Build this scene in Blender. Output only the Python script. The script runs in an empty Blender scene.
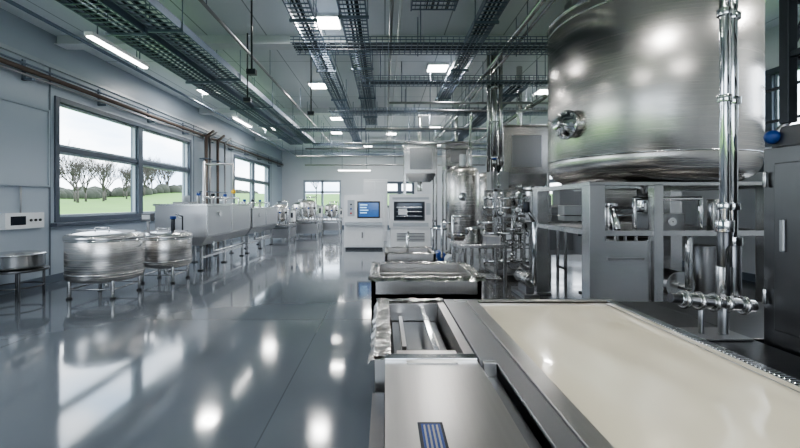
import bpy, bmesh, math, random
from mathutils import Vector, Matrix
random.seed(7)
S=bpy.context.scene
R=random.random
def U(a,b): return random.uniform(a,b)

# ---------------------------------------------------------------- materials
def newmat(name):
    m=bpy.data.materials.new(name); m.use_nodes=True
    nt=m.node_tree; b=nt.nodes['Principled BSDF']
    return m,nt,b
def basic(name,col,rough=.5,metal=0,noise=0.06,scale=6,coat=0,emit=None,es=0,bump=0):
    m,nt,b=newmat(name)
    b.inputs['Metallic'].default_value=metal
    b.inputs['Coat Weight'].default_value=coat
    tc=nt.nodes.new('ShaderNodeTexCoord'); n=nt.nodes.new('ShaderNodeTexNoise')
    n.inputs['Scale'].default_value=scale; n.inputs['Detail'].default_value=4
    nt.links.new(tc.outputs['Object'],n.inputs['Vector'])
    mx=nt.nodes.new('ShaderNodeMix'); mx.data_type='RGBA'
    c=col
    mx.inputs[6].default_value=(c[0]*(1-noise),c[1]*(1-noise),c[2]*(1-noise),1)
    mx.inputs[7].default_value=(min(1,c[0]*(1+noise)),min(1,c[1]*(1+noise)),min(1,c[2]*(1+noise)),1)
    nt.links.new(n.outputs['Fac'],mx.inputs[0]); nt.links.new(mx.outputs[2],b.inputs['Base Color'])
    mr=nt.nodes.new('ShaderNodeMapRange'); mr.inputs[3].default_value=max(.02,rough*.85); mr.inputs[4].default_value=min(1,rough*1.15)
    nt.links.new(n.outputs['Fac'],mr.inputs[0]); nt.links.new(mr.outputs[0],b.inputs['Roughness'])
    if emit: 
        b.inputs['Emission Color'].default_value=(*emit,1); b.inputs['Emission Strength'].default_value=es
    if bump:
        bp=nt.nodes.new('ShaderNodeBump'); bp.inputs['Strength'].default_value=bump; bp.inputs['Distance'].default_value=.004
        nt.links.new(n.outputs['Fac'],bp.inputs['Height']); nt.links.new(bp.outputs[0],b.inputs['Normal'])
    return m
def steel(name,col,rough,stretch,bump=0,var=.025,aniso=0,bdist=.001,rv=.05):
    col=tuple(c*.86 for c in col)
    m,nt,b=newmat(name); b.inputs['Metallic'].default_value=1
    tc=nt.nodes.new('ShaderNodeTexCoord'); mp=nt.nodes.new('ShaderNodeMapping'); mp.inputs['Scale'].default_value=stretch
    n=nt.nodes.new('ShaderNodeTexNoise'); n.inputs['Scale'].default_value=1; n.inputs['Detail'].default_value=3
    nt.links.new(tc.outputs['Object'],mp.inputs[0]); nt.links.new(mp.outputs[0],n.inputs['Vector'])
    mr=nt.nodes.new('ShaderNodeMapRange'); mr.inputs[1].default_value=.3; mr.inputs[2].default_value=.7
    mr.inputs[3].default_value=rough*(1-rv); mr.inputs[4].default_value=rough*(1+rv)
    nt.links.new(n.outputs['Fac'],mr.inputs[0]); nt.links.new(mr.outputs[0],b.inputs['Roughness'])
    mx=nt.nodes.new('ShaderNodeMix'); mx.data_type='RGBA'
    mx.inputs[6].default_value=(*[c*(1-var) for c in col],1); mx.inputs[7].default_value=(*[min(1,c*(1+var)) for c in col],1)
    nt.links.new(n.outputs['Fac'],mx.inputs[0]); nt.links.new(mx.outputs[2],b.inputs['Base Color'])
    if bump:
        bp=nt.nodes.new('ShaderNodeBump'); bp.inputs['Strength'].default_value=bump; bp.inputs['Distance'].default_value=bdist
        nt.links.new(n.outputs['Fac'],bp.inputs['Height']); nt.links.new(bp.outputs[0],b.inputs['Normal'])
    if aniso:
        b.inputs['Anisotropic'].default_value=aniso
        t=nt.nodes.new('ShaderNodeTangent'); t.direction_type='RADIAL'; t.axis='Z'; nt.links.new(t.outputs[0],b.inputs['Tangent'])
    return m
STL=steel('steel_brushed_horizontal',(.70,.695,.69),.25,(3,3,120))
STV=steel('steel_brushed_vertical',(.64,.64,.65),.3,(50,50,1.5))
STT=steel('steel_tank_shell',(.76,.725,.69),.27,(.5,.5,260),var=.03,aniso=.7,rv=.02)
STP=steel('steel_brushed_worktop',(.68,.66,.64),.3,(70,3,3),var=.05)
CHR=steel('steel_polished',(.88,.88,.88),.09,(8,8,8))
STD=steel('steel_dark',(.18,.18,.185),.33,(4,60,4),var=.03)
STM=steel('steel_matt',(.46,.46,.47),.38,(5,60,5))
FOIL=steel('wet_steel_rim',(.84,.81,.77),.2,(18,18,18),.5,bdist=.006)
GALV=basic('galvanised_blue_grey',(.18,.22,.28),.42,.4,.15,12)
CABLE=basic('cable_black',(.03,.035,.05),.5)
BLK=basic('black_rubber',(.02,.021,.024),.4)
DKG=basic('dark_frame',(.03,.034,.042),.35,.3)
WHT=basic('white_enamel',(.76,.78,.80),.3,coat=.3)
LGT=basic('light_grey_enamel',(.46,.50,.54),.35)
WFR=basic('window_frame_slate',(.09,.11,.145),.4)
WSH=basic('window_sash_grey',(.36,.41,.47),.35)
BLU=basic('blue_plastic',(.02,.06,.25),.35)
YEL=basic('yellow_plastic',(.7,.45,.04),.4)
RED=basic('red_plastic',(.5,.03,.02),.4)
BRN=basic('brown_pipe',(.13,.10,.085),.4,.3)
SCR=basic('screen',(.01,.03,.09),.1,emit=(.1,.3,.8),es=.3,noise=.5,scale=20)
SCRT=basic('screen_text',(.3,.6,.8),.3,emit=(.4,.7,1),es=.8)
GLS=basic('dark_glass',(.015,.02,.03),.06)
CREAM=basic('cream_milk',(.90,.81,.63),.13,noise=.025,scale=4,coat=.3,bump=.35)
WALLM=basic('wall_paint_backlit_shade',(.40,.455,.52),.4,noise=.03,scale=2)  # left wall: backlit shade put into a darker, bluer colour
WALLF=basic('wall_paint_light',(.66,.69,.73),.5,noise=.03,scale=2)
TRIM=basic('trim_grey',(.13,.16,.20),.35)
LAMP=basic('lamp_diffuser',(.9,.9,.9),.5,emit=(1,.99,.97),es=12)
BARK=basic('bark',(.09,.078,.07),.9)
HEDGE=basic('hedge_leaves',(.045,.05,.035),.9,noise=.5,scale=2)
GRS=basic('grass',(.10,.22,.035),.9,noise=.3,scale=.3)
def ceilmat():
    m,nt,b=newmat('ceiling_panels'); tc=nt.nodes.new('ShaderNodeTexCoord')
    br=nt.nodes.new('ShaderNodeTexBrick'); br.offset=0; br.inputs['Scale'].default_value=1
    br.inputs['Brick Width'].default_value=1.2; br.inputs['Row Height'].default_value=3.2; br.inputs['Mortar Size'].default_value=.012
    br.inputs['Color1'].default_value=(.76,.79,.82,1); br.inputs['Color2'].default_value=(.72,.75,.78,1); br.inputs['Mortar'].default_value=(.34,.37,.40,1)
    nt.links.new(tc.outputs['Object'],br.inputs['Vector']); nt.links.new(br.outputs['Color'],b.inputs['Base Color'])
    b.inputs['Roughness'].default_value=.4
    return m
CEIL=ceilmat()
def floormat(name,c1,c2,r0,r1,tile,mort=.7):
    m,nt,b=newmat(name); tc=nt.nodes.new('ShaderNodeTexCoord')
    n=nt.nodes.new('ShaderNodeTexNoise'); n.inputs['Scale'].default_value=.7; n.inputs['Detail'].default_value=6; n.inputs['Distortion'].default_value=.6
    nt.links.new(tc.outputs['Object'],n.inputs['Vector'])
    mx=nt.nodes.new('ShaderNodeMix'); mx.data_type='RGBA'; mx.inputs[6].default_value=(*c1,1); mx.inputs[7].default_value=(*c2,1)
    nt.links.new(n.outputs['Fac'],mx.inputs[0])
    br=nt.nodes.new('ShaderNodeTexBrick'); br.offset=0; br.inputs['Scale'].default_value=1
    br.inputs['Brick Width'].default_value=tile; br.inputs['Row Height'].default_value=tile*1.7; br.inputs['Mortar Size'].default_value=.006
    br.inputs['Color1'].default_value=(1,1,1,1); br.inputs['Color2'].default_value=(.96,.96,.96,1); br.inputs['Mortar'].default_value=(mort,mort,mort,1)
    mp=nt.nodes.new('ShaderNodeMapping'); mp.inputs['Location'].default_value=(.85,.3,0)
    nt.links.new(tc.outputs['Object'],mp.inputs[0]); nt.links.new(mp.outputs[0],br.inputs['Vector'])
    mu=nt.nodes.new('ShaderNodeMix'); mu.data_type='RGBA'; mu.blend_type='MULTIPLY'; mu.inputs[0].default_value=1
    nt.links.new(mx.outputs[2],mu.inputs[6]); nt.links.new(br.outputs['Color'],mu.inputs[7]); nt.links.new(mu.outputs[2],b.inputs['Base Color'])
    mr=nt.nodes.new('ShaderNodeMapRange'); mr.inputs[1].default_value=.35; mr.inputs[2].default_value=.65; mr.inputs[3].default_value=r0; mr.inputs[4].default_value=r1
    nt.links.new(n.outputs['Fac'],mr.inputs[0]); nt.links.new(mr.outputs[0],b.inputs['Roughness'])
    b.inputs['IOR'].default_value=1.8
    return m
FLR=floormat('epoxy_floor',(.125,.14,.162),(.16,.177,.20),.05,.12,3.4)
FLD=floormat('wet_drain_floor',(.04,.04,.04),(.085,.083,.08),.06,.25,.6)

# ---------------------------------------------------------------- mesh builder
class Bd:
    def __init__(s,name): s.n=name; s.bm=bmesh.new(); s.m=[]
    def mi(s,m):
        if m not in s.m: s.m.append(m)
        return s.m.index(m)
    def face(s,vs,m,sm=False):
        try: f=s.bm.faces.new(vs)
        except ValueError: return
        f.material_index=s.mi(m); f.smooth=sm
    def box(s,x0,y0,z0,x1,y1,z1,m,taper=0,tx=None,ty=None):
        tx=taper if tx is None else tx; ty=taper if ty is None else ty
        c=[(x0+tx,y0+ty,z0),(x1-tx,y0+ty,z0),(x1-tx,y1-ty,z0),(x0+tx,y1-ty,z0),(x0,y0,z1),(x1,y0,z1),(x1,y1,z1),(x0,y1,z1)]
        v=[s.bm.verts.new(p) for p in c]
        for f in ((3,2,1,0),(4,5,6,7),(0,1,5,4),(1,2,6,5),(2,3,7,6),(3,0,4,7)): s.face([v[i] for i in f],m)
    def cyl(s,p,q,r,m,seg=14,r2=None):
        p=Vector(p);q=Vector(q);d=(q-p)
        if d.length<1e-6:return
        d.normalize(); r2=r if r2 is None else r2
        a=d.orthogonal().normalized(); b=d.cross(a)
        A=[];B=[]
        for i in range(seg):
            t=2*math.pi*i/seg; o=a*math.cos(t)+b*math.sin(t)
            A.append(s.bm.verts.new(p+o*r)); B.append(s.bm.verts.new(q+o*r2))
        for i in range(seg):
            j=(i+1)%seg; s.face([A[i],A[j],B[j],B[i]],m,True)
        s.face(A[::-1],m); s.face(B,m)
    def pipe(s,pts,r,m,seg=12):
        for a,b in zip(pts,pts[1:]): s.cyl(a,b,r,m,seg)
        for p in pts[1:-1]: s.ball(p,r*1.02,m,seg)
    def ball(s,c,r,m,seg=12,sz=1):
        n=max(4,seg//2); s.lathe(c,[(max(.0001,r*math.sin(math.pi*i/n)),-r*sz*math.cos(math.pi*i/n)) for i in range(n+1)],m,seg)
    def lathe(s,c,prof,m,seg=32,axis=None):
        c=Vector(c); ax=Vector(axis).normalized() if axis else Vector((0,0,1))
        if axis: a=ax.orthogonal().normalized(); b=ax.cross(a)
        else: a=Vector((1,0,0)); b=Vector((0,1,0))
        rings=[]
        for r,z in prof:
            rings.append([s.bm.verts.new(c+ax*z+(a*math.cos(2*math.pi*i/seg)+b*math.sin(2*math.pi*i/seg))*r) for i in range(seg)])
        for A,B in zip(rings,rings[1:]):
            for i in range(seg):
                j=(i+1)%seg; s.face([A[i],A[j],B[j],B[i]],m,True)
        s.face(rings[0][::-1],m); s.face(rings[-1],m)
    def torus(s,c,R0,r,m,axis=(0,0,1),seg=24,k=8):
        c=Vector(c); ax=Vector(axis).normalized(); a=ax.orthogonal().normalized(); b=ax.cross(a); rings=[]
        for i in range(seg):
            t=2*math.pi*i/seg; o=a*math.cos(t)+b*math.sin(t)
            rings.append([s.bm.verts.new(c+o*(R0+r*math.cos(2*math.pi*j/k))+ax*r*math.sin(2*math.pi*j/k)) for j in range(k)])
        for i in range(seg):
            A=rings[i];B=rings[(i+1)%seg]
            for j in range(k):
                s.face([A[j],B[j],B[(j+1)%k],A[(j+1)%k]],m,True)
    def gauge(s,c,n,r=.06):
        c=Vector(c); n=Vector(n)
        s.cyl(c,c+n*.03,r,CHR,20); s.cyl(c+n*.03,c+n*.034,r*.82,WHT,20); s.cyl(c+n*.034,c+n*.038,r*.15,BLK,8)
    def done(s,bev=.006):
        bmesh.ops.recalc_face_normals(s.bm,faces=s.bm.faces[:])
        me=bpy.data.meshes.new(s.n); s.bm.to_mesh(me); s.bm.free()
        for m in s.m: me.materials.append(m)
        o=bpy.data.objects.new(s.n,me); S.collection.objects.link(o)
        if bev:
            md=o.modifiers.new('bevel','BEVEL'); md.width=bev; md.segments=2; md.limit_method='ANGLE'; md.angle_limit=math.radians(50)
        return o

XL,XR,Y0,Y1,H=-6.7,7.5,-4.0,26.0,5.0
HH=4.995
# ---------------------------------------------------------------- room shell
b=Bd('floor'); b.box(XL-.3,Y0-.3,-.2,XR+.3,Y1+.3,0,FLR); b.done(0)
b=Bd('ceiling'); b.box(XL-.3,Y0-.3,H,XR+.3,Y1+.3,H+.2,CEIL); b.done(0)
def wall_with_holes(name,axis,pos,th,a0,a1,holes,mat):
    b=Bd(name)
    def bx(u0,u1,z0,z1):
        if u1-u0<1e-4 or z1-z0<1e-4:return
        if axis=='x': b.box(min(pos,pos+th),u0,z0,max(pos,pos+th),u1,z1,mat)
        else: b.box(u0,min(pos,pos+th),z0,u1,max(pos,pos+th),z1,mat)
    cur=a0
    for (u0,u1,z0,z1) in sorted(holes):
        bx(cur,u0,0,H); bx(u0,u1,0,z0); bx(u0,u1,z1,H); cur=u1
    bx(cur,a1,0,H)
    return b.done(0)
W1=(8.1,13.8,1.2,3.78); W2=(17.7,23.2,1.2,3.78); W0=(-.5,5.0,1.2,3.78)
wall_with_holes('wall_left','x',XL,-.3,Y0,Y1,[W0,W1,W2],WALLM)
WR=(4.5,9.5,2.7,4.2)
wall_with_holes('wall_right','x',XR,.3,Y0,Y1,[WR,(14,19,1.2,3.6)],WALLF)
DR=(-5.3,-2.85,0,3.1); WF=(.0,1.9,1.3,3.0)
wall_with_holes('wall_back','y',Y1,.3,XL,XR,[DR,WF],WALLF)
WB=(-3.5,3,1.0,3.9)  # unseen opening behind the camera, added for steel reflections
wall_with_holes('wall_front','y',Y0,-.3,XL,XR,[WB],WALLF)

def window(name,axis,pos,out,hole,cols,transom):
    """frame set in the opening; out=+1/-1 direction to the outside"""
    u0,u1,z0,z1=hole; b=Bd(name)
    def bx(a,c,za,zb,d0,d1,m):
        p=sorted((pos+out*d0,pos+out*d1))
        if axis=='x': b.box(p[0],a,za,p[1],c,zb,m)
        else: b.box(a,p[0],za,c,p[1],zb,m)
    e=.002; f=.11
    u0+=e;u1-=e;z0+=e;z1-=e
    bx(u0,u0+f,z0,z1,-.03,.2,WFR); bx(u1-f,u1,z0,z1,-.03,.2,WFR)
    bx(u0+f,u1-f,z0,z0+f,-.03,.2,WFR); bx(u0+f,u1-f,z1-f,z1,-.03,.2,WFR)
    w=(u1-u0)/cols
    for i in range(1,cols): bx(u0+w*i-.1,u0+w*i+.1,z0+f,z1-f,-.02,.2,WFR)
    for i in range(cols):
        a=u0+w*i+(.1 if i else f); c=u0+w*(i+1)-(.1 if i<cols-1 else f)
        zs=[z0+f]+[transom]+[z1-f] if transom else [z0+f,z1-f]
        if transom: bx(a,c,transom-.05,transom+.05,.0,.18,WFR)
        for k in range(len(zs)-1):
            za=zs[k]+(.05 if k else 0); zb=zs[k+1]-(.05 if transom and k==0 else 0)
            s=.05
            bx(a,a+s,za,zb,.04,.12,WSH); bx(c-s,c,za,zb,.04,.12,WSH)
            bx(a+s,c-s,za,za+s,.04,.12,WSH); bx(a+s,c-s,zb-s,zb,.04,.12,WSH)
    return b.done(.006)
window('window_1','x',XL,-1,W1,2,2.72)
window('window_2','x',XL,-1,W2,2,2.72)
window('window_3','x',XL,-1,W0,2,2.72)
window('window_4','x',XR,1,WR,3,None)
window('window_5','x',XR,1,(14,19,1.2,3.6),2,2.6)
window('window_6','y',Y1,1,WF,2,2.3)
window('added_reflection_window','y',Y0,-1,WB,3,2.7)  # added out of view so the stainless steel has something bright to reflect
b=Bd('door_1')
x0,x1,_,z1=DR
for a,c in ((x0+.002,x0+.12),(x1-.12,x1-.002),((x0+x1)/2-.07,(x0+x1)/2+.07)): b.box(a,Y1-.02,0,c,Y1+.15,z1-.002,WSH)
b.box(x0+.12,Y1-.02,z1-.15,x1-.12,Y1+.15,z1-.002,WSH); b.box(x0+.12,Y1-.02,2.25,x1-.12,Y1+.15,2.37,WSH)
b.box(x0+.12,Y1,0,x1-.12,Y1+.1,.9,WSH); b.box(x0+.12,Y1-.01,1.35,x1-.12,Y1+.1,1.43,WSH)
b.cyl((-4.2,Y1-.06,1.0),(-4.2,Y1-.06,1.3),.02,STL); b.done()
for nm,c in (('baseboard_left',(XL,Y0,XL+.03,Y1)),('baseboard_right',(XR-.03,Y0,XR,Y1)),('baseboard_back',(DR[1],Y1-.03,XR-.03,Y1))):
    b=Bd(nm); b.box(c[0],c[1],0,c[2],c[3],.16,TRIM); b.done(.004)
b=Bd('trim_1'); b.box(XL,W1[0]-.1,1.12,XL+.14,W1[1]+.1,1.195,WFR); b.done()
b=Bd('trim_2'); b.box(XL,W2[0]-.1,1.12,XL+.14,W2[1]+.1,1.195,WFR); b.done()
b=Bd('trim_3')
for y in (7.99,14.0,17.4,23.5): b.box(XL,y-.02,.16,XL+.012,y+.02,4.3,TRIM)
b.box(XL,Y0,4.3,XL+.05,Y1,4.38,LGT); b.done(.003)
for i,y in enumerate((2.0,8.2,14.4,20.6)):
    b=Bd('trim_%d'%(4+i)); b.box(XL+.051,y-.1,4.82,XR,y+.1,H,WHT); b.box(XL+.051,y-.16,4.80,XR,y+.16,4.82,WHT); b.done()

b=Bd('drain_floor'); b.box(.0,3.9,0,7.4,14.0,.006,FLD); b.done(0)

# ---------------------------------------------------------------- outside
bm=bmesh.new(); N=60
def gz(x,y):
    d=max(0,-x-8,y-27); return -.35+.062*min(d,70)+.25*math.sin(x*.09)*math.sin(y*.07)*min(1,d/15)
vs=[[bm.verts.new((-130+i*(200/N),-40+j*(220/N),gz(-130+i*200/N,-40+j*220/N))) for j in range(N+1)] for i in range(N+1)]
for i in range(N):
    for j in range(N): bm.faces.new((vs[i][j],vs[i+1][j],vs[i+1][j+1],vs[i][j+1]))
me=bpy.data.meshes.new('g'); bm.to_mesh(me); bm.free(); me.materials.append(GRS)
o=bpy.data.objects.new('grass_field',me); S.collection.objects.link(o)
def tree(b,x,y,h):
    z=gz(x,y)-.2
    def br(p,d,l,r,k):
        q=p+d*l; b.cyl(p,q,r,BARK,4,r*.6)
        if k==0: return
        for i in range(3 if k<5 else 5):
            nd=(d*.95+Vector((U(-.65,.65),U(-.65,.65),U(0,.35)))).normalized(); br(p+d*l*U(.6,1),nd,l*U(.65,.88),max(.016,r*.58),k-1)
    br(Vector((x,y,z)),Vector((0,0,1)),h*.23,h*.017,5)
for i in range(20):
    b=Bd('bare_tree')
    y=36+i*3.7+U(-1,1); x=-37-i*1.1+U(-2,2); tree(b,x,y,U(6.5,9)*(1+i*.025)); b.done(0)
for x,y,h in ((-12,70,8),(-6,80,9),(-18,75,8)):
    b=Bd('bare_tree'); tree(b,x,y,h); b.done(0)
b=Bd('hedge_row')
for i in range(170):
    x=-64+U(-2,2)+i*.1; y=22+i*.72; r=U(1.0,2.0); b.ball((x,y,gz(x,y)+.3),r,HEDGE,10)
b.done(0)

# ---------------------------------------------------------------- cable trays & ceiling services
def tray_y(x0,x1,z,ya,yb,cables=4,d=.1,hang=True):
    b=Bd('cable_tray')
    b.box(x0,ya,z,x0+.02,yb,z+d,GALV); b.box(x1-.02,ya,z,x1,yb,z+d,GALV)
    y=ya+.05
    while y<yb: b.box(x0+.02,y,z,x1-.02,y+.018,z+.015,GALV); y+=.13
    nw=max(2,int((x1-x0)/.07))
    for i in range(1,nw): xx=x0+(x1-x0)*i/nw; b.box(xx-.004,ya,z+.015,xx+.004,yb,z+.023,GALV)
    for i in range(cables):
        xx=x0+.06+(x1-x0-.12)*R()*.9; r=U(.012,.022); b.cyl((xx,ya,z+.028+r),(xx+U(-.03,.03),yb,z+.028+r),r,CABLE,8)
    y=ya+.6
    while hang and y<yb:
        for xx in (x0-.012,x1+.012): b.cyl((xx,y,z-.02),(xx,y,HH),.009,GALV,6)
        b.box(x0-.03,y-.02,z-.04,x1+.03,y+.02,z,GALV); y+=2.4
    b.done(0)
def tray_x(y0,y1,z,xa,xb,cables=3,d=.1):
    b=Bd('cable_tray')
    for zz in (z,z+d*.5,z+d):
        for yy in (y0,y1): b.box(xa,yy-.006,zz,xb,yy+.006,zz+.012,GALV)
    x=xa+.05
    while x<xb:
        b.box(x,y0,z,x+.012,y1,z+.012,GALV); b.box(x,y0-.006,z,x+.01,y0+.006,z+d,GALV); b.box(x,y1-.006,z,x+.01,y1+.006,z+d,GALV); x+=.1
    for i in range(1,6): yy=y0+(y1-y0)*i/6; b.box(xa,yy-.004,z+.012,xb,yy+.004,z+.02,GALV)
    for i in range(cables):
        yy=y0+.06+(y1-y0-.12)*R(); b.cyl((xa,yy,z+.05),(xb,yy,z+.05),.016,CABLE,8)
    x=xa+.4
    while x<xb:
        for yy in (y0-.012,y1+.012): b.cyl((x,yy,z-.02),(x,yy,HH),.009,GALV,6)
        x+=1.8
    b.done(0)
tray_y(-4.15,-3.6,4.15,3.0,17.5,6,.12)
tray_y(-3.52,-3.05,4.2,3.0,17.5,4,.12)
tray_y(-1.45,-1.08,4.45,3.2,19,5,.08)
tray_y(-.70,-.28,4.5,3.2,15,4,.08)
tray_x(6.75,7.3,4.30,-1.6,3.1,4,.1)
tray_x(8.75,9.2,4.28,-.5,4.2,3,.1)
tray_x(11.4,11.9,4.2,-1.6,5,3)
tray_x(13.4,13.8,4.05,-3.0,5,3)
tray_x(16.4,16.9,4.0,-3.0,5,3)
tray_x(19.4,19.9,3.95,-3.0,5,3)
tray_y(.4,1.1,4.62,3.6,6.3,6,.14)
tray_y(1.5,1.85,4.6,3.6,12,4,.1)
tray_y(2.9,3.35,4.3,9.4,20,4,.1)
b=Bd('overhead_pipework')
for x,z,ya,yb,r,m in ((-2.5,4.35,2,22,.025,STM),(.1,4.6,4,22,.03,STM),(.25,4.7,4,22,.02,WHT),(2.25,4.5,5,22,.045,STL),(2.45,4.55,5,18,.03,STL),(3.6,4.0,9,22,.06,STL),(-5.4,4.5,2,25,.03,GALV)):
    b.cyl((x,ya,z),(x,yb,z),r,m,10)
    y=ya+.5
    while y<yb: b.cyl((x,y,z),(x,y,HH),.008,GALV,6); y+=3.1
for y,z,xa,xb,r in ((9.6,4.0,.1,4.6,.03),(9.75,3.85,.8,4.4,.025),(12.4,3.9,-.6,4.8,.035),(14.8,3.8,-1.5,4.8,.035),(15.1,3.65,-3,4.8,.03),(18,3.7,-4,4.8,.04),(20,3.5,-4,5,.04)):
    b.cyl((xa,y,z),(xb,y,z),r,STM,10)
    for x in (xa+.3,(xa+xb)/2,xb-.3): b.cyl((x,y,z),(x,y,HH),.01,GALV,6)
b.done(0)
b=Bd('wall_conduit')
for z,r,m in ((4.05,.045,BRN),(3.95,.025,STM),(4.15,.02,GALV)):
    b.cyl((XL+.12,3,z),(XL+.12,25.8,z),r,m,10)
for i in range(12):
    y=3.5+i*1.95; b.box(XL,y-.03,3.87,XL+.2,y+.03,3.91,GALV); b.box(XL,y-.03,3.87,XL+.03,y+.03,4.25,GALV)
b.done(0)
b=Bd('wall_riser_pipes')
for y,m,r in ((14.5,BRN,.06),(14.8,STM,.045),(15.5,BRN,.05),(16.2,STM,.04)):
    b.pipe([(XL+.22,y,0),(XL+.22,y,4.0),(XL+.22,y+.6,4.3)],r,m)
    for z in (.8,2.0,3.2): b.box(XL,y-.06,z,XL+.3,y+.06,z+.03,GALV)
b.done(0)
for x,y in ((-2.75,8.0),(-2.1,6.3),(-1.7,9.2)):
    b=Bd('ceiling_drop_bracket'); b.cyl((x,y,3.7),(x,y,HH),.015,DKG,8); b.box(x-.07,y-.05,3.62,x+.07,y+.05,3.7,DKG); b.done(0)

def ceiling_light(x,y,w=.46,power=46):
    b=Bd('panel_light'); z=4.93
    b.box(x-w/2-.03,y-w/2-.03,z,x+w/2+.03,y+w/2+.03,HH+.004,WHT)
    b.box(x-w/2,y-w/2,z-.012,x+w/2,y+w/2,z-.001,LAMP); o=b.done(0)
    l=bpy.data.lights.new('lamp','AREA'); l.shape='SQUARE'; l.size=w*.95; l.energy=power; l.color=(1,.985,.96)
    lo=bpy.data.objects.new('lamp',l); S.collection.objects.link(lo); lo.location=(x,y,z-.03); lo.parent=o
for x,y in ((-1.08,7.4),(1.3,9.9),(-1.9,11.4),(1.5,14.9),(2.2,17.7),(-1.9,15.8),(-2.3,19.0),(-5.3,12),(-5.2,18),(4.8,12),(6.3,4),(-5.2,3),(.3,19.3),(5,18),(-1,23.5),(3,23),(2.9,2.2),(-1,-1.5),(4,-1.5)):  # extras added for more light; the pair behind the camera brightens the tank frame
    ceiling_light(x,y)
def batten(x,y,z,L,ax):
    b=Bd('batten_light')
    if ax=='y':
        b.box(x-.07,y,z,x+.07,y+L,z+.06,WHT); b.box(x-.04,y+.02,z-.02,x+.04,y+L-.02,z,LAMP)
        for yy in (y+.2,y+L-.2): b.cyl((x,yy,z+.06),(x,yy,HH),.01,GALV,6)
    else:
        b.box(x,y-.07,z,x+L,y+.07,z+.06,WHT); b.box(x+.02,y-.05,z-.025,x+L-.02,y+.05,z,LAMP)
        for xx in (x+.2,x+L-.2): b.cyl((xx,y,z+.06),(xx,y,HH),.01,GALV,6)
    b.done(0)
batten(-4.6,6.2,4.2,1.5,'y'); batten(-2.3,19.6,3.2,1.6,'x'); batten(-4.6,12.2,4.2,1.5,'y')

# ---------------------------------------------------------------- left wall items
b=Bd('wall_panel_board')
b.box(XL,6.6,1.95,XL+.04,7.9,3.4,WALLM)
for a in ((6.56,1.91,6.6,3.44),(7.9,1.91,7.94,3.44),(6.6,1.91,7.9,1.95),(6.6,3.4,7.9,3.44)): b.box(XL,a[0],a[1],XL+.06,a[2],a[3],WSH)
b.done()
b=Bd('wall_control_box')
b.box(XL,6.95,1.13,XL+.1,7.75,1.42,WHT); b.box(XL+.1,7.05,1.2,XL+.106,7.35,1.36,GLS)
for i in range(3): b.cyl((XL+.1,7.45+i*.1,1.28),(XL+.12,7.45+i*.1,1.28),.025,BLK,10)
b.pipe([(XL+.05,7.3,1.42),(XL+.05,7.3,1.9)],.015,STM); b.done()

def kettle(x,y,r,zt,zb,ctrl=False):
    b=Bd('steel_kettle')
    b.lathe((x,y,0),[(r*.25,zb-.1),(r*.8,zb-.04),(r*.97,zb+.0),(r,zb+.04),(r,zt-.09)],STT,56)
    b.torus((x,y,zb+.1),r*1.005,.012,STL,seg=48)
    b.lathe((x,y,0),[(r*1.02,zt-.09),(r*1.03,zt-.05),(r*1.02,zt-.02),(r*.98,zt),(r*.6,zt+.04),(r*.2,zt+.06),(.02,zt+.06)],STL,56)
    b.torus((x,y,zt-.09),r*1.02,.013,CHR,seg=48)
    for i in range(4):
        a=math.pi/4+i*math.pi/2; c,s=math.cos(a)*r*.88,math.sin(a)*r*.88
        b.cyl((x+c,y+s,.03),(x+c,y+s,zb+.02),.028,STL,10); b.cyl((x+c,y+s,0),(x+c,y+s,.03),.045,BLK,10)
        a2=a+math.pi/2
        b.cyl((x+c,y+s,.16),(x+math.cos(a2)*r*.88,y+math.sin(a2)*r*.88,.16),.013,STL,8)
    b.cyl((x,y,zb-.2),(x,y,zb-.08),.04,CHR,12)
    b.pipe([(x-.12,y-.1,zt+.03),(x-.12,y-.1,zt+.11),(x+.12,y-.1,zt+.11),(x+.12,y-.1,zt+.03)],.012,CHR,8)
    b.box(x-r*.9,y-.02,zt+.03,x+r*.9,y+.03,zt+.07,STM)
    for sx in (-1,1): b.torus((x+sx*r*1.03,y-.05,zt-.16),.045,.01,CHR,axis=(0,1,0),seg=14,k=6)
    if ctrl:
        b.cyl((x-r*.6,y-.12,zt-.02),(x-r*.6,y-.12,zt+.28),.03,STM,12); b.box(x-r*.6-.1,y-.2,zt+.26,x-r*.6+.1,y-.08,zt+.42,STD); b.box(x-r*.6-.08,y-.206,zt+.3,x-r*.6+.08,y-.2,zt+.39,WHT)
        b.cyl((x+r*.3,y,zt),(x+r*.3,y,zt+.3),.04,DKG,12); b.cyl((x+r*.3,y,zt+.3),(x+r*.3,y,zt+.36),.06,BLU,12)
        b.pipe([(x+r*.7,y,zt-.02),(x+r*.7,y,zt+.35),(x+r*.2,y+.2,zt+.4)],.015,BLK,8)
    b.done(.004)
kettle(-4.88,7.0,.58,1.06,.32)
kettle(-4.53,8.27,.49,.97,.34,True)
b=Bd('pot_on_stand')
x,y=-6.2,6.75
b.lathe((x,y,0),[(.3,.5),(.36,.52),(.37,.56),(.37,.72),(.39,.73),(.39,.75),(.3,.77),(.02,.79)],STL,40)
b.lathe((x,y,0),[(.42,.46),(.42,.495),(.02,.5)],STD,40)
for i in range(4):
    a=math.pi/4+i*math.pi/2; b.cyl((x+.34*math.cos(a),y+.34*math.sin(a),0),(x+.34*math.cos(a),y+.34*math.sin(a),.46),.02,STD,8)
b.torus((x,y,.2),.34,.012,STD,seg=24); b.torus((x,y-.4,.66),.05,.01,CHR,axis=(1,0,0),seg=12,k=6); b.done(.003)

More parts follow.
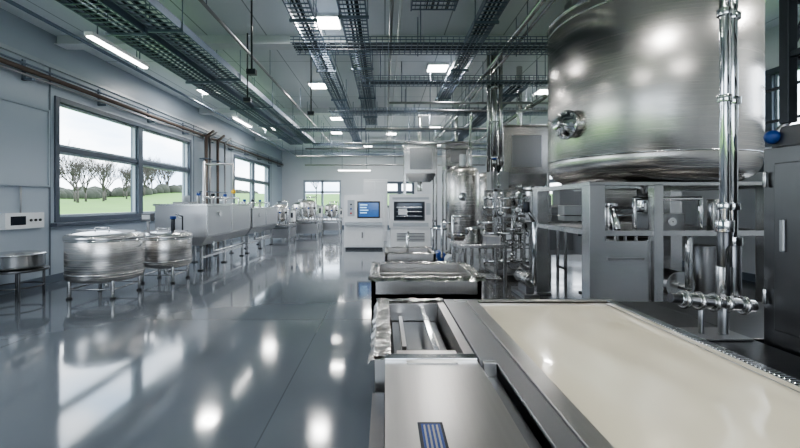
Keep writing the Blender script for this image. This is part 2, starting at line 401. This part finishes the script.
def trough(y0,y1,zt,zb,x0=-5.15,x1=-4.15,nleg=2):
    b=Bd('steel_trough_tank')
    b.box(x0,y0,zb+.2,x1,y1,zt-.05,STV); b.box(x0,y0,zb,x1,y1,zb+.2,STV,tx=.14,ty=.03)
    b.box(x0-.03,y0-.03,zt-.05,x1+.03,y1+.03,zt,STL)
    b.box(x1,y0,zb+.2,x1+.015,y1,zb+.24,STM)
    n=2
    for i in range(n+1):
        y=y0+.02+(y1-y0-.04)*i/n; b.box(x1,y-.02,zb+.24,x1+.02,y+.02,zt-.05,STL)
    for x in (x0+.18,x1-.22):
        for i in range(nleg+1):
            y=y0+.12+(y1-y0-.3)*i/nleg
            b.box(x,y,.0,x+.06,y+.06,zb+.02,STL); b.box(x-.03,y-.03,0,x+.09,y+.09,.03,BLK)
    b.box(x1-.22,y0+.2,.28,x1-.17,y1-.2,.33,STL)
    b.box(x0+.2,y0+.4,zt,x0+.6,y0+.9,zt+.05,STM)
    b.cyl((x0+.4,y0+.65,zt+.05),(x0+.4,y0+.65,zt+.2),.09,LGT,16)
    for i in range(3):
        y=y0+.35+i*.8; b.cyl((x1-.35,y,zt),(x1-.35,y,zt+.2+.08*(i%2)),.035,STM,12); b.cyl((x1-.35,y,zt+.2),(x1-.35,y,zt+.27),.05,DKG if i%2 else BLU,12)
    b.gauge((x1-.6,y0,zb+.7),(0,-1,0),.06); b.gauge((x1+.01,y0+.7,zt-.25),(1,0,0),.06)
    b.pipe([(x1-.2,y0+.3,zt),(x1-.2,y0+.3,zt+.16),(x1-.2,y1-.4,zt+.16),(x1-.2,y1-.4,zt)],.025,CHR,10)
    b.pipe([(x1-.1,y0+.6,zb+.05),(x1-.1,y0+.6,.4),(x1-.1,y1-.2,.4)],.03,CHR,10)
    b.torus((x1-.5,y1-.7,zt+.1),.12,.012,CHR,seg=18,k=6); b.cyl((x1-.5,y1-.7,zt),(x1-.5,y1-.7,zt+.1),.02,CHR,8)
    b.done(.01)
trough(9.3,12.3,1.58,.6,x0=-5.35); trough(12.6,15.6,1.45,.6,-5.1,-4.2)
b=Bd('overhead_feed_post')
b.cyl((-5.6,12.4,0),(-5.6,12.4,2.9),.05,STM,12); b.pipe([(-5.6,12.4,2.8),(-4.7,12.4,2.8),(-4.7,12.4,1.95)],.03,STM); b.ball((-4.7,12.4,1.95),.07,YEL); b.done(0)
def filler(x,y,w,d,h,seed):
    random.seed(seed); b=Bd('filling_machine')
    for sx in (0,1):
        for sy in (0,1):
            px=x+sx*(w-.06); py=y+sy*(d-.06); b.box(px,py,0,px+.06,py+.06,h*.9,STL)
    b.box(x-.03,y-.03,h*.42,x+w+.03,y+d+.03,h*.48,STL); b.box(x+.06,y+.06,h*.1,x+w-.06,y+d-.06,h*.36,STM)
    b.lathe((x+w*.5,y+d*.5,0),[(.05,h*.52),(w*.32,h*.62),(w*.32,h*.95),(w*.2,h*1.02),(.03,h*1.04)],STT,28)
    for i in range(4):
        px=x+w*(.15+.23*i); b.cyl((px,y+.05,h*.48),(px,y+.05,h*.78),.03,CHR,10); b.ball((px,y+.05,h*.8),.045,BLK if i%2 else BLU)
    b.pipe([(x+w*.9,y+.1,h*.3),(x+w*.9,y+.1,h*1.1),(x+w*.5,y+.2,h*1.1),(x+w*.5,y+.2,h)],.03,CHR)
    b.box(x+w,y+.1,h*.55,x+w+.12,y+.5,h*.85,WHT); b.box(x+w+.02,y+.094,h*.66,x+w+.1,y+.1,h*.8,GLS)
    b.done(.005)
filler(-5.0,16.4,1.1,1.2,1.5,1); filler(-4.3,18.6,1.2,1.3,1.7,2); filler(-5.2,20.8,1.4,1.4,1.6,3); filler(-3.5,21.2,1.1,1.2,1.5,4)

# ---------------------------------------------------------------- back cabinets
b=Bd('control_cabinet')
x0,x1,y0,y1=-1.4,-.05,13.7,14.7
b.box(x0,y0,.08,x1,y1,1.88,WHT); b.box(x0+.04,y0+.05,0,x1-.04,y1-.05,.08,DKG)
b.box(x0+.06,y0-.02,.95,x1-.06,y0,1.8,WHT)
b.box(x0+.45,y0-.03,1.08,x1-.12,y0-.02,1.66,BLK); b.box(x0+.5,y0-.034,1.13,x1-.17,y0-.03,1.61,SCR)
for i in range(4): b.box(x0+.55,y0-.037,1.52-i*.09,x0+.75+.2*R(),y0-.034,1.55-i*.09,SCRT)
b.box(x0+.12,y0-.03,1.15,x0+.36,y0-.02,1.7,LGT)
for i in range(3): b.cyl((x0+.24,y0-.03,1.25+i*.15),(x0+.24,y0-.055,1.25+i*.15),.03,(RED,BLU,BLK)[i],12)
b.box(x0+.04,y0-.12,.85,x1-.04,y0,.93,LGT)
b.box(x0+.06,y0-.015,.14,(x0+x1)/2-.01,y0,.8,WHT); b.box((x0+x1)/2+.01,y0-.015,.14,x1-.06,y0,.8,WHT)
b.box((x0+x1)/2-.07,y0-.035,.4,(x0+x1)/2-.04,y0-.015,.6,BLK); b.done(.02)
b=Bd('laboratory_incubator_cabinet')
x0,x1,y0,y1=.15,1.6,13.6,14.7
b.box(x0,y0,.75,x1,y1,1.9,WHT); b.box(x0+.05,y0+.03,.08,x1-.05,y1,.75,WHT); b.box(x0+.1,y0+.1,0,x1-.1,y1-.1,.08,DKG)
b.box(x0+.15,y0-.02,1.0,x1-.25,y0,1.65,DKG); b.box(x0+.2,y0-.024,1.05,x1-.3,y0-.02,1.6,GLS)
for i in range(3): b.box(x0+.24,y0-.03,1.15+i*.15,x1-.34,y0-.024,1.165+i*.15,STL)
b.box(x0+.3,y0-.03,1.2,x0+.6,y0-.026,1.4,WHT)
b.box(x1-.2,y0-.02,1.2,x1-.05,y0,1.6,LGT); b.box(x0+.1,y0-.01,1.72,x1-.1,y0,1.8,LGT)
for i in range(6): b.box(x0+.25,y0+.02,.3+i*.05,x1-.25,y0+.03,.32+i*.05,DKG)
b.box(x0+.12,y0-.01,.8,x1-.12,y0,.93,LGT); b.done(.03)
b=Bd('storage_cabinet'); b.box(-.9,16.8,0,.1,17.6,2.6,WHT); b.box(-.87,16.78,.1,-.42,16.8,2.5,WHT); b.box(-.38,16.78,.1,.07,16.8,2.5,WHT); b.box(-.46,16.75,1.1,-.43,16.78,1.4,STL); b.box(-.34,16.75,1.1,-.31,16.78,1.4,STL); b.done(.01)
def hopper(x0,y0,x1,y1,zb,zt,tp=.22):
    b=Bd('steel_hopper')
    b.box(x0,y0,zb+.3,x1,y1,zt,STL); b.box(x0,y0,zb,x1,y1,zb+.3,STL,taper=tp)
    b.box(x0-.03,y0-.03,zt,x1+.03,y1+.03,zt+.05,STL); b.box(x0+.2,y0-.015,zb+.45,x1-.2,y0,zt-.2,STM)
    for x in (x0+.0,x1-.07):
        for y in (y0,y1-.07): b.box(x,y,0,x+.07,y+.07,zb+.32,STL)
    b.box(x0,y0,.9,x1,y0+.05,.96,STL); b.box(x0,y1-.05,.9,x1,y1,.96,STL)
    cx,cy=(x0+x1)/2,(y0+y1)/2
    b.cyl((cx,cy,zb-.35),(cx,cy,zb),.1,CHR,16); b.cyl((cx,cy,zt),(cx,cy,HH),.07,STL,14)
    b.done(.012)
hopper(.72,14.9,1.95,15.9,2.4,3.85)
hopper(2.3,15.2,3.3,16.2,2.7,3.9)
hopper(2.8,9.45,3.9,10.5,2.0,3.4,.08)

def ptank(x,y,r,zb,zt):
    b=Bd('process_tank')
    b.lathe((x,y,0),[(.05,zb-.15),(r*.6,zb-.08),(r*.95,zb),(r,zb+.06),(r,zt-.1),(r*.95,zt),(r*.6,zt+.1),(r*.1,zt+.15),(.03,zt+.15)],STT,40)
    for z in (zb+.12,zt-.15): b.torus((x,y,z),r,.012,CHR,seg=36,k=6)
    for i in range(3):
        a=.5+i*2.094; b.cyl((x+r*.8*math.cos(a),y+r*.8*math.sin(a),0),(x+r*.8*math.cos(a),y+r*.8*math.sin(a),zb+.05),.035,STL,10)
    b.lathe((x-.1,y-r*.9,(zb+zt)/2+.2),[(.10,0),(.10,.1),(.12,.11),(.12,.14),(.02,.15)],CHR,24,axis=(0,-1,0))
    b.pipe([(x,y,zb-.1),(x,y,.2),(x-.5,y-.1,.2)],.035,CHR); b.cyl((x,y,zt+.1),(x,y,zt+.45),.09,LGT,16); b.pipe([(x+.2,y,zt),(x+.2,y,zt+.7),(x+.2,y-.3,4.2)],.03,CHR)
    b.done(.003)
ptank(2.25,11.6,.46,.6,2.55); ptank(3.5,13.3,.45,.7,2.5); ptank(4.6,14.5,.6,.7,2.8)

# pipe manifold skid near centre
random.seed(11)
b=Bd('pipe_manifold_skid')
x0,x1,y0,y1=2.3,3.2,8.4,9.3
b.box(x0,y0,.08,x1,y1,.13,STM)
for x in (x0,x1-.06):
    for y in (y0,y1-.06): b.box(x,y,0,x+.06,y+.06,1.9,STL)
for z in (.7,1.3,1.84): b.box(x0,y0,z,x1,y0+.05,z+.05,STL); b.box(x0,y1-.05,z,x1,y1,z+.05,STL)
b.box(2.35,8.9,1.9,2.75,9.25,2.3,STM)
for i in range(8):
    x=x0+.1+i*.105; y=y0+.12+R()*.6; z=U(.25,.6); zt=U(1.2,1.9) if i>3 else U(1.6,2.5)
    b.cyl((x,y,z),(x,y,zt),U(.018,.035),CHR if i%3 else STL,12)
    for k in range(3):
        zz=U(z,zt); b.cyl((x,y,zz),(x,y,zz+.06),.05,CHR,12)
    b.cyl((x,y,zt),(x,y,zt+.12),.045,BLK if i%3==1 else STL,12); 
    if i%4==0: b.cyl((x,y,zt+.12),(x,y,zt+.16),.05,BLU,12)
for z in (.35,.6,.95,1.15,1.5,1.7):
    y=U(y0+.1,y1-.2); b.cyl((x0-.15,y,z),(x1+.2,y,z),U(.02,.035),CHR,12)
    b.lathe((x0-.15,y,z),[(.06,0),(.06,.04),(.05,.05)],CHR,14,axis=(-1,0,0))
for k in range(4):
    x=x0+.1+k*.2; zz=U(.6,1.6); b.torus((x,y0-.08,zz),.06,.01,BLK,axis=(0,1,0),seg=16,k=6); b.cyl((x,y0-.08,zz),(x,y0+.2,zz),.012,STM,8)
for k in range(3): b.gauge((x0+.18+k*.3,y0-.01,1.36+.1*k),(0,-1,0),.055)
for k in range(3): b.lathe((x0+.2+k*.3,y0+.25,.27),[(.11,0),(.13,.05),(.13,.25),(.1,.3),(.02,.32)],STL,20,axis=(0,1,0))
for dx,r in ((.05,.035),(.18,.075),(.33,.045)): b.cyl((2.3+dx,9.1,2.3),(2.3+dx,9.1,HH),r,STL,18)
for z in (2.6,3.4,4.2): b.cyl((2.48,9.1,z),(2.48,9.1,z+.05),.1,CHR,18)
b.done(0)
b=Bd('pump_unit')
for k in range(3):
    x=1.3+k*.12; y=11.2-k*.9
    b.box(x-.15,y-.2,0,x+.2,y+.25,.06,STM); b.cyl((x,y-.18,.25),(x,y+.22,.25),.12,BLU if k==1 else LGT,20); b.box(x-.06,y-.1,.06,x+.06,y+.15,.15,STM)
    b.pipe([(x,y-.2,.25),(x,y-.3,.25),(x,y-.3,.9+.2*k),(x+.4,y-.3,.9+.2*k)],.03,CHR)
b.done(.004)
b=Bd('packing_conveyor')
def conv(x0,x1,y0,y1,zt):
    b.box(x0,y0,zt-.14,x1,y0+.03,zt,STL); b.box(x0,y1-.03,zt-.14,x1,y1,zt,STL); b.box(x0+.02,y0+.03,zt-.1,x1-.02,y1-.03,zt-.03,BLK)
    for x in (x0,x1): b.cyl((x,y0,zt-.07),(x,y1,zt-.07),.065,STL,16)
    n=int((x1-x0)/.8)+1
    for i in range(n+1):
        x=x0+.1+(x1-x0-.25)*i/n
        for y in (y0,y1-.05): b.box(x,y,0,x+.05,y+.05,zt-.14,STL)
        b.box(x,y0,.3,x+.05,y1,.35,STL)
    for x in (x0+.2,x1-.2): b.cyl((x,y0-.02,zt),(x,y0-.02,zt+.16),.01,CHR,6)
    b.cyl((x0+.1,y0-.02,zt+.14),(x1-.1,y0-.02,zt+.14),.01,CHR,6)
conv(2.7,5.0,7.75,8.15,1.22)
b.box(2.85,7.8,1.25,3.25,8.1,1.75,STL); b.box(2.9,7.79,1.4,3.2,7.8,1.68,STM)
b.box(3.5,7.8,1.25,3.9,8.1,1.55,WHT)
b.done(.005)
b=Bd('packing_machine')
b.box(3.45,8.5,.5,4.7,9.3,1.5,STV); b.box(3.5,8.49,.6,4.0,8.5,1.4,STM); b.box(4.1,8.48,.9,4.6,8.5,1.35,GLS); b.box(3.45,8.5,1.5,4.7,9.3,1.56,STL)
for x in (3.5,4.6):
    for y in (8.55,9.2): b.box(x,y,0,x+.06,y+.06,.5,STL)
b.box(3.8,8.7,1.56,4.3,9.1,1.9,STM); b.cyl((4.05,8.9,1.9),(4.05,8.9,2.15),.12,STL,18); b.done(.01)
b=Bd('steel_work_table')
b.box(1.25,6.9,.82,2.15,7.6,.88,STL); b.box(1.35,7.0,.25,2.05,7.5,.28,STL)
for x in (1.28,2.07):
    for y in (6.95,7.5): b.box(x,y,0,x+.05,y+.05,.82,STL)
b.lathe((1.6,7.2,.88),[(.14,0),(.16,.02),(.16,.25),(.17,.26),(.02,.3)],CHR,24); b.box(1.8,7.1,.88,2.05,7.5,1.0,STM); b.done(.004)

# ---------------------------------------------------------------- big tank
b=Bd('large_stainless_tank'); cx,cy,Rr=4.0,6.2,1.37
b.lathe((cx,cy,0),[(.1,1.87),(.9,1.875),(1.15,1.91),(1.28,1.98),(1.345,2.08),(Rr,2.24)],STT,128)
b.lathe((cx,cy,0),[(Rr,2.24),(Rr,4.42)],STT,128)
b.lathe((cx,cy,0),[(Rr,4.42),(1.3,4.5),(.9,4.6),(.3,4.68),(.05,4.68)],STL,96)
for z,r in ((2.25,.008),(4.28,.010),(4.42,.022)): b.torus((cx,cy,z),Rr,r,CHR,seg=128,k=8)
nx,ny=-.949,-.316; px,py,pz=cx+nx*1.34,cy+ny*1.34,2.72
b.lathe((px,py,pz),[(.17,0),(.17,.1),(.21,.11),(.21,.15),(.17,.16),(.15,.2),(.05,.23),(.05,.3),(.08,.3),(.08,.34),(.02,.34)],CHR,32,axis=(nx,ny,0))
for i in range(8):
    a=i*math.pi/4; t=Vector((-ny,nx,0)); p=Vector((px,py,pz))+t*math.cos(a)*.185+Vector((0,0,1))*math.sin(a)*.185
    b.cyl(p+Vector((nx,ny,0))*.09,p+Vector((nx,ny,0))*.19,.018,STL,8)
b.cyl((px+nx*.32-ny*.16,py+ny*.32+nx*.16,pz-.08),(px+nx*.32+ny*.16,py+ny*.32-nx*.16,pz+.08),.014,STL,8)
for x,y,r in ((3.1,5.7,.06),(3.4,5.3,.04),(3.0,6.5,.05),(4.0,6.2,.12)):
    b.cyl((x,y,4.45),(x,y,HH),r,CHR,16); b.cyl((x,y,4.65),(x,y,4.72),r*1.6,STM,16)
b.box(2.8,6.0,4.46,2.98,6.25,4.68,STM); b.box(2.9,5.6,4.46,3.03,5.8,4.7,BLU)
b.done(.006)
tank=bpy.data.objects['large_stainless_tank']
b=Bd('support_frame')
fx0,fx1,fy0,fy1=2.66,5.2,5.2,7.2; w=.2
for x,ww in ((fx0,w),(3.5,.12),(fx1-w,w)):
    for y in (fy0,fy1-w):
        b.box(x,y,0.02,x+ww,y+ww,1.84,STL); b.box(x-.04,y-.04,0,x+ww+.04,y+ww+.04,.03,STM)
for y in (fy0,fy1-w): b.box(fx0-.01,y,1.83,fx1+.01,y+w,1.875,STL); b.box(fx0+w,y+.02,1.17,fx1-w,y+w-.04,1.24,STL)
for x in (fx0,fx1-w,3.3,4.5): b.box(x,fy0+w,1.80,x+w,fy1-w,1.868,STL)
for x in (fx0,fx1-w): b.box(x+.02,fy0+w,1.17,x+w-.04,fy1-w,1.24,STL)
b.box(fx0+w,fy0+w,1.2,fx1-w,fy1-w,1.225,STM)
b.cyl((cx,cy,1.22),(cx,cy,1.88),.09,CHR,16); b.pipe([(cx,cy,1.5),(cx-.9,cy-.75,1.5),(cx-.9,cy-.85,1.24)],.05,CHR)
b.box(fx0+w+.02,fy0+.06,.2,3.48,fy0+.1,1.1,STL); b.box(fx0+w+.06,fy0+.045,.85,3.4,fy0+.06,.88,STM)
b.cyl((3.1,5.55,1.225),(3.1,5.55,1.55),.09,STL,18); b.cyl((3.1,5.55,1.55),(3.1,5.55,1.6),.11,CHR,18)
b.box(3.75,5.6,1.225,4.2,5.95,1.45,STM); b.cyl((4.55,5.5,1.225),(4.55,5.5,1.65),.1,STL,20); b.gauge((4.0,5.59,1.34),(0,-1,0),.06)
b.pipe([(3.4,5.45,1.24),(3.4,5.45,1.66),(4.3,5.45,1.66),(4.3,5.45,1.24)],.03,CHR)
b.box(3.9,5.5,.06,4.7,6.3,.12,STM); b.cyl((4.1,5.55,.45),(4.1,6.2,.45),.2,STL,24); b.box(3.98,5.7,.1,4.22,6.1,.3,STM); b.pipe([(4.1,5.55,.45),(4.1,5.4,.45),(4.1,5.4,1.2)],.045,CHR)
b.cyl((4.55,5.7,.12),(4.55,5.7,1.0),.13,STM,20)
o=b.done(.008); o.parent=tank
b=Bd('transfer_pump_skid')
b.box(2.3,6.6,.0,2.55,7.3,.08,STM)
b.cyl((2.43,6.65,.3),(2.43,7.2,.3),.11,STL,20); b.pipe([(2.43,6.6,.3),(2.43,6.5,.3),(2.43,6.5,1.3),(2.3,6.5,1.5)],.035,CHR); b.box(2.36,6.7,.08,2.5,7.1,.2,STM)
b.cyl((2.3,6.5,1.45),(2.3,6.5,1.62),.05,DKG,14); b.done(.004)

b=Bd('tall_stainless_silo')
b.lathe((6.1,10.2,0),[(.1,.5),(1.0,.9),(1.05,1.0),(1.05,4.2),(.7,4.5),(.1,4.55)],STT,64)
for a in (0.8,2.4,4.0,5.5): b.cyl((6.1+.9*math.cos(a),10.2+.9*math.sin(a),0),(6.1+.9*math.cos(a),10.2+.9*math.sin(a),1.1),.06,STL,12)
for z in (1.1,2.6,4.15): b.torus((6.1,10.2,z),1.05,.015,CHR,seg=64)
b.done(.003)
b=Bd('access_platform')
b.box(5.75,5.3,2.2,7.3,8.6,2.26,GALV)
for x in (5.8,7.2):
    for y in (5.35,8.5): b.box(x,y,0,x+.07,y+.07,3.3,DKG)
for z in (2.8,3.28): b.box(5.8,5.35,z,7.25,5.39,z+.04,DKG); b.box(5.8,5.35,z,5.84,8.55,z+.04,DKG)
b.done(.003)

# ---------------------------------------------------------------- foreground vat line
b=Bd('cream_vat')
vx0,vx1,vy0,vy1=.68,1.68,.45,3.02
b.box(vx0-.02,vy0,0,vx0,vy1,.86,STP); b.box(vx1,vy0,0,vx1+.02,vy1,.86,STP)
b.box(vx0-.02,vy1,0,vx1+.02,vy1+.02,.86,STP); b.box(vx0-.02,vy0-.02,0,vx1+.02,vy0,.86,STP)
b.box(vx0,vy0,.1,vx1,vy1,.12,STP)
b.box(vx0-.16,vy0,.84,vx0-.07,vy1+.03,.855,STM)
b.box(vx0-.068,vy0,.84,vx0+.012,vy1+.03,.864,STP)
b.box(vx0-.16,vy1,.84,vx1+.06,vy1+.05,.862,STP)
b.box(vx1-.012,vy0,.84,vx1+.05,vy1,.862,CHR)
n=120
for i in range(n):
    y=vy0+(vy1-vy0)*i/n; b.box(vx1-.012,y,.862,vx1+.04,y+.012,.868,CHR)
b.done(.003)
bm=bmesh.new(); G=40; vv=[[bm.verts.new((vx0+(vx1-vx0)*i/G,vy0+(vy1-vy0)*j/G,.83+.0012*math.sin(i*.5+j*.21)+.001*math.sin(j*.7-i*.3))) for j in range(G+1)] for i in range(G+1)]
for i in range(G):
    for j in range(G):
        f=bm.faces.new((vv[i][j],vv[i+1][j],vv[i+1][j+1],vv[i][j+1])); f.smooth=True
me=bpy.data.meshes.new('cream_liquid'); bm.to_mesh(me); bm.free(); me.materials.append(CREAM)
o=bpy.data.objects.new('cream_liquid',me); S.collection.objects.link(o); o.parent=bpy.data.objects['cream_vat']

def foil(b,p0,p1,w,z,m=FOIL,n=60,k=4,amp=.004,drop=0):
    p0=Vector((p0[0],p0[1],0));p1=Vector((p1[0],p1[1],0)); d=(p1-p0); t=d.normalized(); s_=Vector((t.y,-t.x,0)); rows=[]
    ph=U(0,6)
    for i in range(n+1):
        row=[]
        wob=.004*math.sin(i*.9+ph)+.003*math.sin(i*.37+ph)
        for j in range(k+1):
            q=p0+d*i/n+s_*(w*(j/k)+(wob if j==k else 0))
            hz=amp*math.sin(i*.55+j*1.3+ph)*math.sin(i*.21+j)+U(0,amp*.5)
            row.append(b.bm.verts.new((q.x,q.y,z+amp+hz-(drop if j==k else 0))))
        rows.append(row)
    for i in range(n):
        for j in range(k): b.face([rows[i][j],rows[i+1][j],rows[i+1][j+1],rows[i][j+1]],m,True)
random.seed(5)
b=Bd('steel_draining_bin')
b.box(0,.5,.0,.44,1.9,.85,STP)
b.box(-.06,.5,.0,-.002,1.9,.70,STD)
b.box(0,1.9,0,.44,1.96,.862,CHR)
b.box(-.05,1.96,0,.03,3.05,.85,STP); b.box(.39,1.96,0,.44,3.05,.855,STP); b.box(.03,2.98,0,.39,3.05,.85,STP)
b.box(.03,1.96,.4,.39,2.98,.62,STD)
b.box(.03,1.96,.62,.39,2.18,.78,STM); b.box(.06,1.97,.78,.36,2.05,.845,STP)
b.box(.05,2.3,.70,.37,2.96,.72,STD); b.box(.10,2.32,.72,.125,2.94,.77,STP); b.box(.29,2.32,.72,.315,2.94,.77,STP)
b.box(.255,2.0,.79,.28,2.98,.84,CHR)
b.box(.1,1.86,.85,.34,1.9,.857,STP)
foil(b,(.03,1.93),(.03,3.06),-.11,.853,amp=.006,drop=.04); foil(b,(-.07,3.09),(.44,3.09),.07,.855,n=40,amp=.006); foil(b,(-.08,1.975),(.0,1.975),.08,.85,n=10)
b.box(.11,1.0,.851,.195,1.36,.856,DKG); b.box(.12,1.02,.856,.185,1.345,.859,BLU)
for i in range(4): b.box(.127+i*.014,1.1,.859,.133+i*.014,1.33,.864,STM)
b.done(.003)
b=Bd('vat_side_channel')
b.box(.445,.5,.0,.515,1.86,.80,STM)
b.box(.445,1.87,.0,.515,3.05,.866,STM)
b.box(.4455,.5,.80,.453,1.86,.835,STP)
b.box(.455,1.84,.80,.515,1.868,.865,STP); b.done(.002)

b=Bd('steel_wash_trough')
x0,x1,y0,y1=-.14,.98,4.05,5.1
b.box(x0,y0,.12,x1,y0+.05,.83,STP); b.box(x0,y1-.05,.3,x1,y1,.83,STP); b.box(x0,y0,.12,x0+.05,y1,.83,STP); b.box(x1-.05,y0,.3,x1,y1,.83,STP); b.box(x0,y0,.3,x1,y1,.68,STM)
b.box(x0+.05,4.55,.68,x1-.05,4.6,.8,STP)
for x in (x0+.03,x1-.09):
    for y in (y0+.06,y1-.09): b.box(x,y,0,x+.06,y+.06,.3,STP)
foil(b,(x0-.03,y0+.07),(x1+.03,y0+.07),.11,.835,n=70,amp=.009,drop=.03); foil(b,(x0-.03,y1+.03),(x1+.03,y1+.03),.1,.835,n=60,amp=.009)
foil(b,(x0+.08,y0),(x0+.08,y1),-.11,.835,n=60,amp=.009,drop=.03); foil(b,(x1-.06,y1),(x1-.06,y0),-.1,.835,n=50,amp=.009)
b.done(.004)
b=Bd('steel_wash_trough')
x0,x1,y0,y1=.0,.75,5.9,6.7
b.box(x0,y0,.2,x1,y0+.04,.85,STP); b.box(x0,y1-.04,.3,x1,y1,.85,STP); b.box(x0,y0,.2,x0+.04,y1,.85,STP); b.box(x1-.04,y0,.3,x1,y1,.85,STP); b.box(x0,y0,.3,x1,y1,.7,STM)
for x in (x0+.03,x1-.09):
    for y in (y0+.05,y1-.09): b.box(x,y,0,x+.06,y+.06,.3,STP)
foil(b,(x0-.03,y0+.06),(x1+.03,y0+.06),.09,.852,n=40,amp=.009); foil(b,(x0-.03,y1+.02),(x1+.03,y1+.02),.09,.852,n=40,amp=.009)
b.cyl((.35,6.3,.7),(.35,6.3,1.1),.02,CHR,10); b.pipe([(.35,6.3,1.1),(.35,6.1,1.15),(.35,6.05,1.05)],.02,CHR); b.done(.004)

b=Bd('work_deck')
b.box(1.74,.5,.66,2.43,3.65,.70,STD); b.box(.5,3.1,.66,1.74,3.65,.70,STM); b.box(2.43,2.65,.66,3.5,3.65,.7,STD)
for x,y in ((1.76,.55),(1.76,3.55),(2.36,.55),(3.4,3.55),(.55,3.55),(3.4,2.7)): b.box(x,y,0,x+.06,y+.06,.66,STD)
b.box(1.8,2.0,.70,1.84,3.5,.712,STM); b.done(.004)

b=Bd('valve_station')
for x,y,r in ((2.36,2.78,.03),(2.47,2.85,.036)):
    b.cyl((x,y,1.0),(x,y,HH),r,CHR,20)
    for z in (1.55,2.3,2.9): b.cyl((x,y,z),(x,y,z+.05),r*1.5,CHR,20)
b.cyl((2.36,2.78,.95),(2.36,2.78,1.16),.052,STL,20); b.cyl((2.36,2.78,1.16),(2.36,2.78,1.4),.043,STD,20); b.cyl((2.36,2.78,1.4),(2.36,2.78,1.48),.055,CHR,20)
b.cyl((2.47,2.85,.95),(2.47,2.85,1.3),.055,STM,20); b.cyl((2.47,2.85,1.3),(2.47,2.85,1.36),.066,CHR,20)
b.cyl((2.0,2.72,.95),(2.5,2.72,.90),.045,CHR,20)
for i,x in enumerate((2.02,2.12,2.22,2.30,2.42)): b.lathe((x,2.72,.948-(x-2.0)*.1),[(.058,0),(.065,.012),(.058,.03)],STL,20,axis=(1,0,-.1))
b.cyl((1.94,2.72,.956),(2.01,2.72,.949),.032,STD,16)
b.pipe([(2.36,2.78,.97),(2.36,2.74,.93)],.035,CHR)
b.box(2.08,2.6,.702,2.40,2.85,.715,STM); b.cyl((2.3,2.72,.715),(2.3,2.72,.9),.03,STM,12); b.cyl((2.15,2.72,.715),(2.15,2.72,.9),.018,STM,12)
b.pipe([(2.36,2.74,1.3),(2.28,2.66,1.2),(2.3,2.68,.98)],.012,BLK,8)
b.done(.002)
b=Bd('dark_machine_cabinet')
cx0,cx1,cy0,cy1=2.46,3.4,1.2,2.6
b.box(cx0,cy0,0,cx1,cy1,1.95,STD)
b.box(cx0+.03,cy0+.02,1.95,cx1,cy1-.06,2.08,STD,taper=-.02)
b.box(cx0-.012,cy0+.1,.8,cx0,cy1-.08,1.85,STD); b.box(cx0-.03,cy1-.16,1.3,cx0-.012,cy1-.13,1.5,STM)
for z in (.95,1.7): b.cyl((cx0-.02,cy1-.03,z),(cx0-.02,cy1-.03,z+.1),.012,STL,8)
b.done(.03)
b=Bd('overhead_equipment_frame')
z0=2.1
for x,y in ((2.52,2.5),(2.52,1.4),(3.3,2.5),(3.3,1.4)): b.box(x-.03,y-.03,z0,x+.03,y+.03,3.15,DKG)
for z in (2.5,2.85,3.1):
    b.box(2.5,1.4,z,2.54,2.5,z+.04,DKG); b.box(2.52,2.48,z,3.3,2.52,z+.04,DKG)
b.box(2.49,1.6,2.12,2.55,2.3,2.4,GLS); b.cyl((2.6,2.3,2.1),(2.6,2.3,3.1),.045,STL,12)
b.pipe([(2.55,2.5,2.6),(2.7,2.5,2.9),(2.9,2.45,2.7),(3.2,2.45,3.0)],.02,CABLE,8)
b.box(2.6,2.2,2.3,2.9,2.46,2.6,STM); b.ball((2.47,2.55,2.02),.045,BLU); b.cyl((2.47,2.55,2.02),(2.55,2.5,2.14),.02,STM,8); b.done(.004)

# ---------------------------------------------------------------- lights / world
w=bpy.data.worlds.new('overcast_sky'); S.world=w; w.use_nodes=True; nt=w.node_tree; bg=nt.nodes['Background']
tc=nt.nodes.new('ShaderNodeTexCoord')
n=nt.nodes.new('ShaderNodeTexNoise'); n.inputs['Scale'].default_value=5; n.inputs['Detail'].default_value=5
mp=nt.nodes.new('ShaderNodeMapping'); mp.inputs['Scale'].default_value=(1,1,3); nt.links.new(tc.outputs['Generated'],mp.inputs[0]); nt.links.new(mp.outputs[0],n.inputs['Vector'])
cr=nt.nodes.new('ShaderNodeValToRGB'); cr.color_ramp.elements[0].position=.38; cr.color_ramp.elements[0].color=(.50,.64,.82,1); cr.color_ramp.elements[1].position=.58; cr.color_ramp.elements[1].color=(.90,.95,1,1)
nt.links.new(n.outputs['Fac'],cr.inputs[0]); nt.links.new(cr.outputs[0],bg.inputs[0]); bg.inputs[1].default_value=4.4
cam=bpy.data.cameras.new('camera'); co=bpy.data.objects.new('camera',cam); S.collection.objects.link(co)
co.location=(0,0,1.6); co.rotation_euler=(math.radians(90),0,0); cam.lens=18; cam.sensor_width=36
cam.shift_x=15/800; cam.shift_y=-21/800; cam.clip_end=500
S.camera=co
S.view_settings.view_transform='AgX'; S.view_settings.look='AgX - Medium High Contrast'; S.view_settings.exposure=0.5
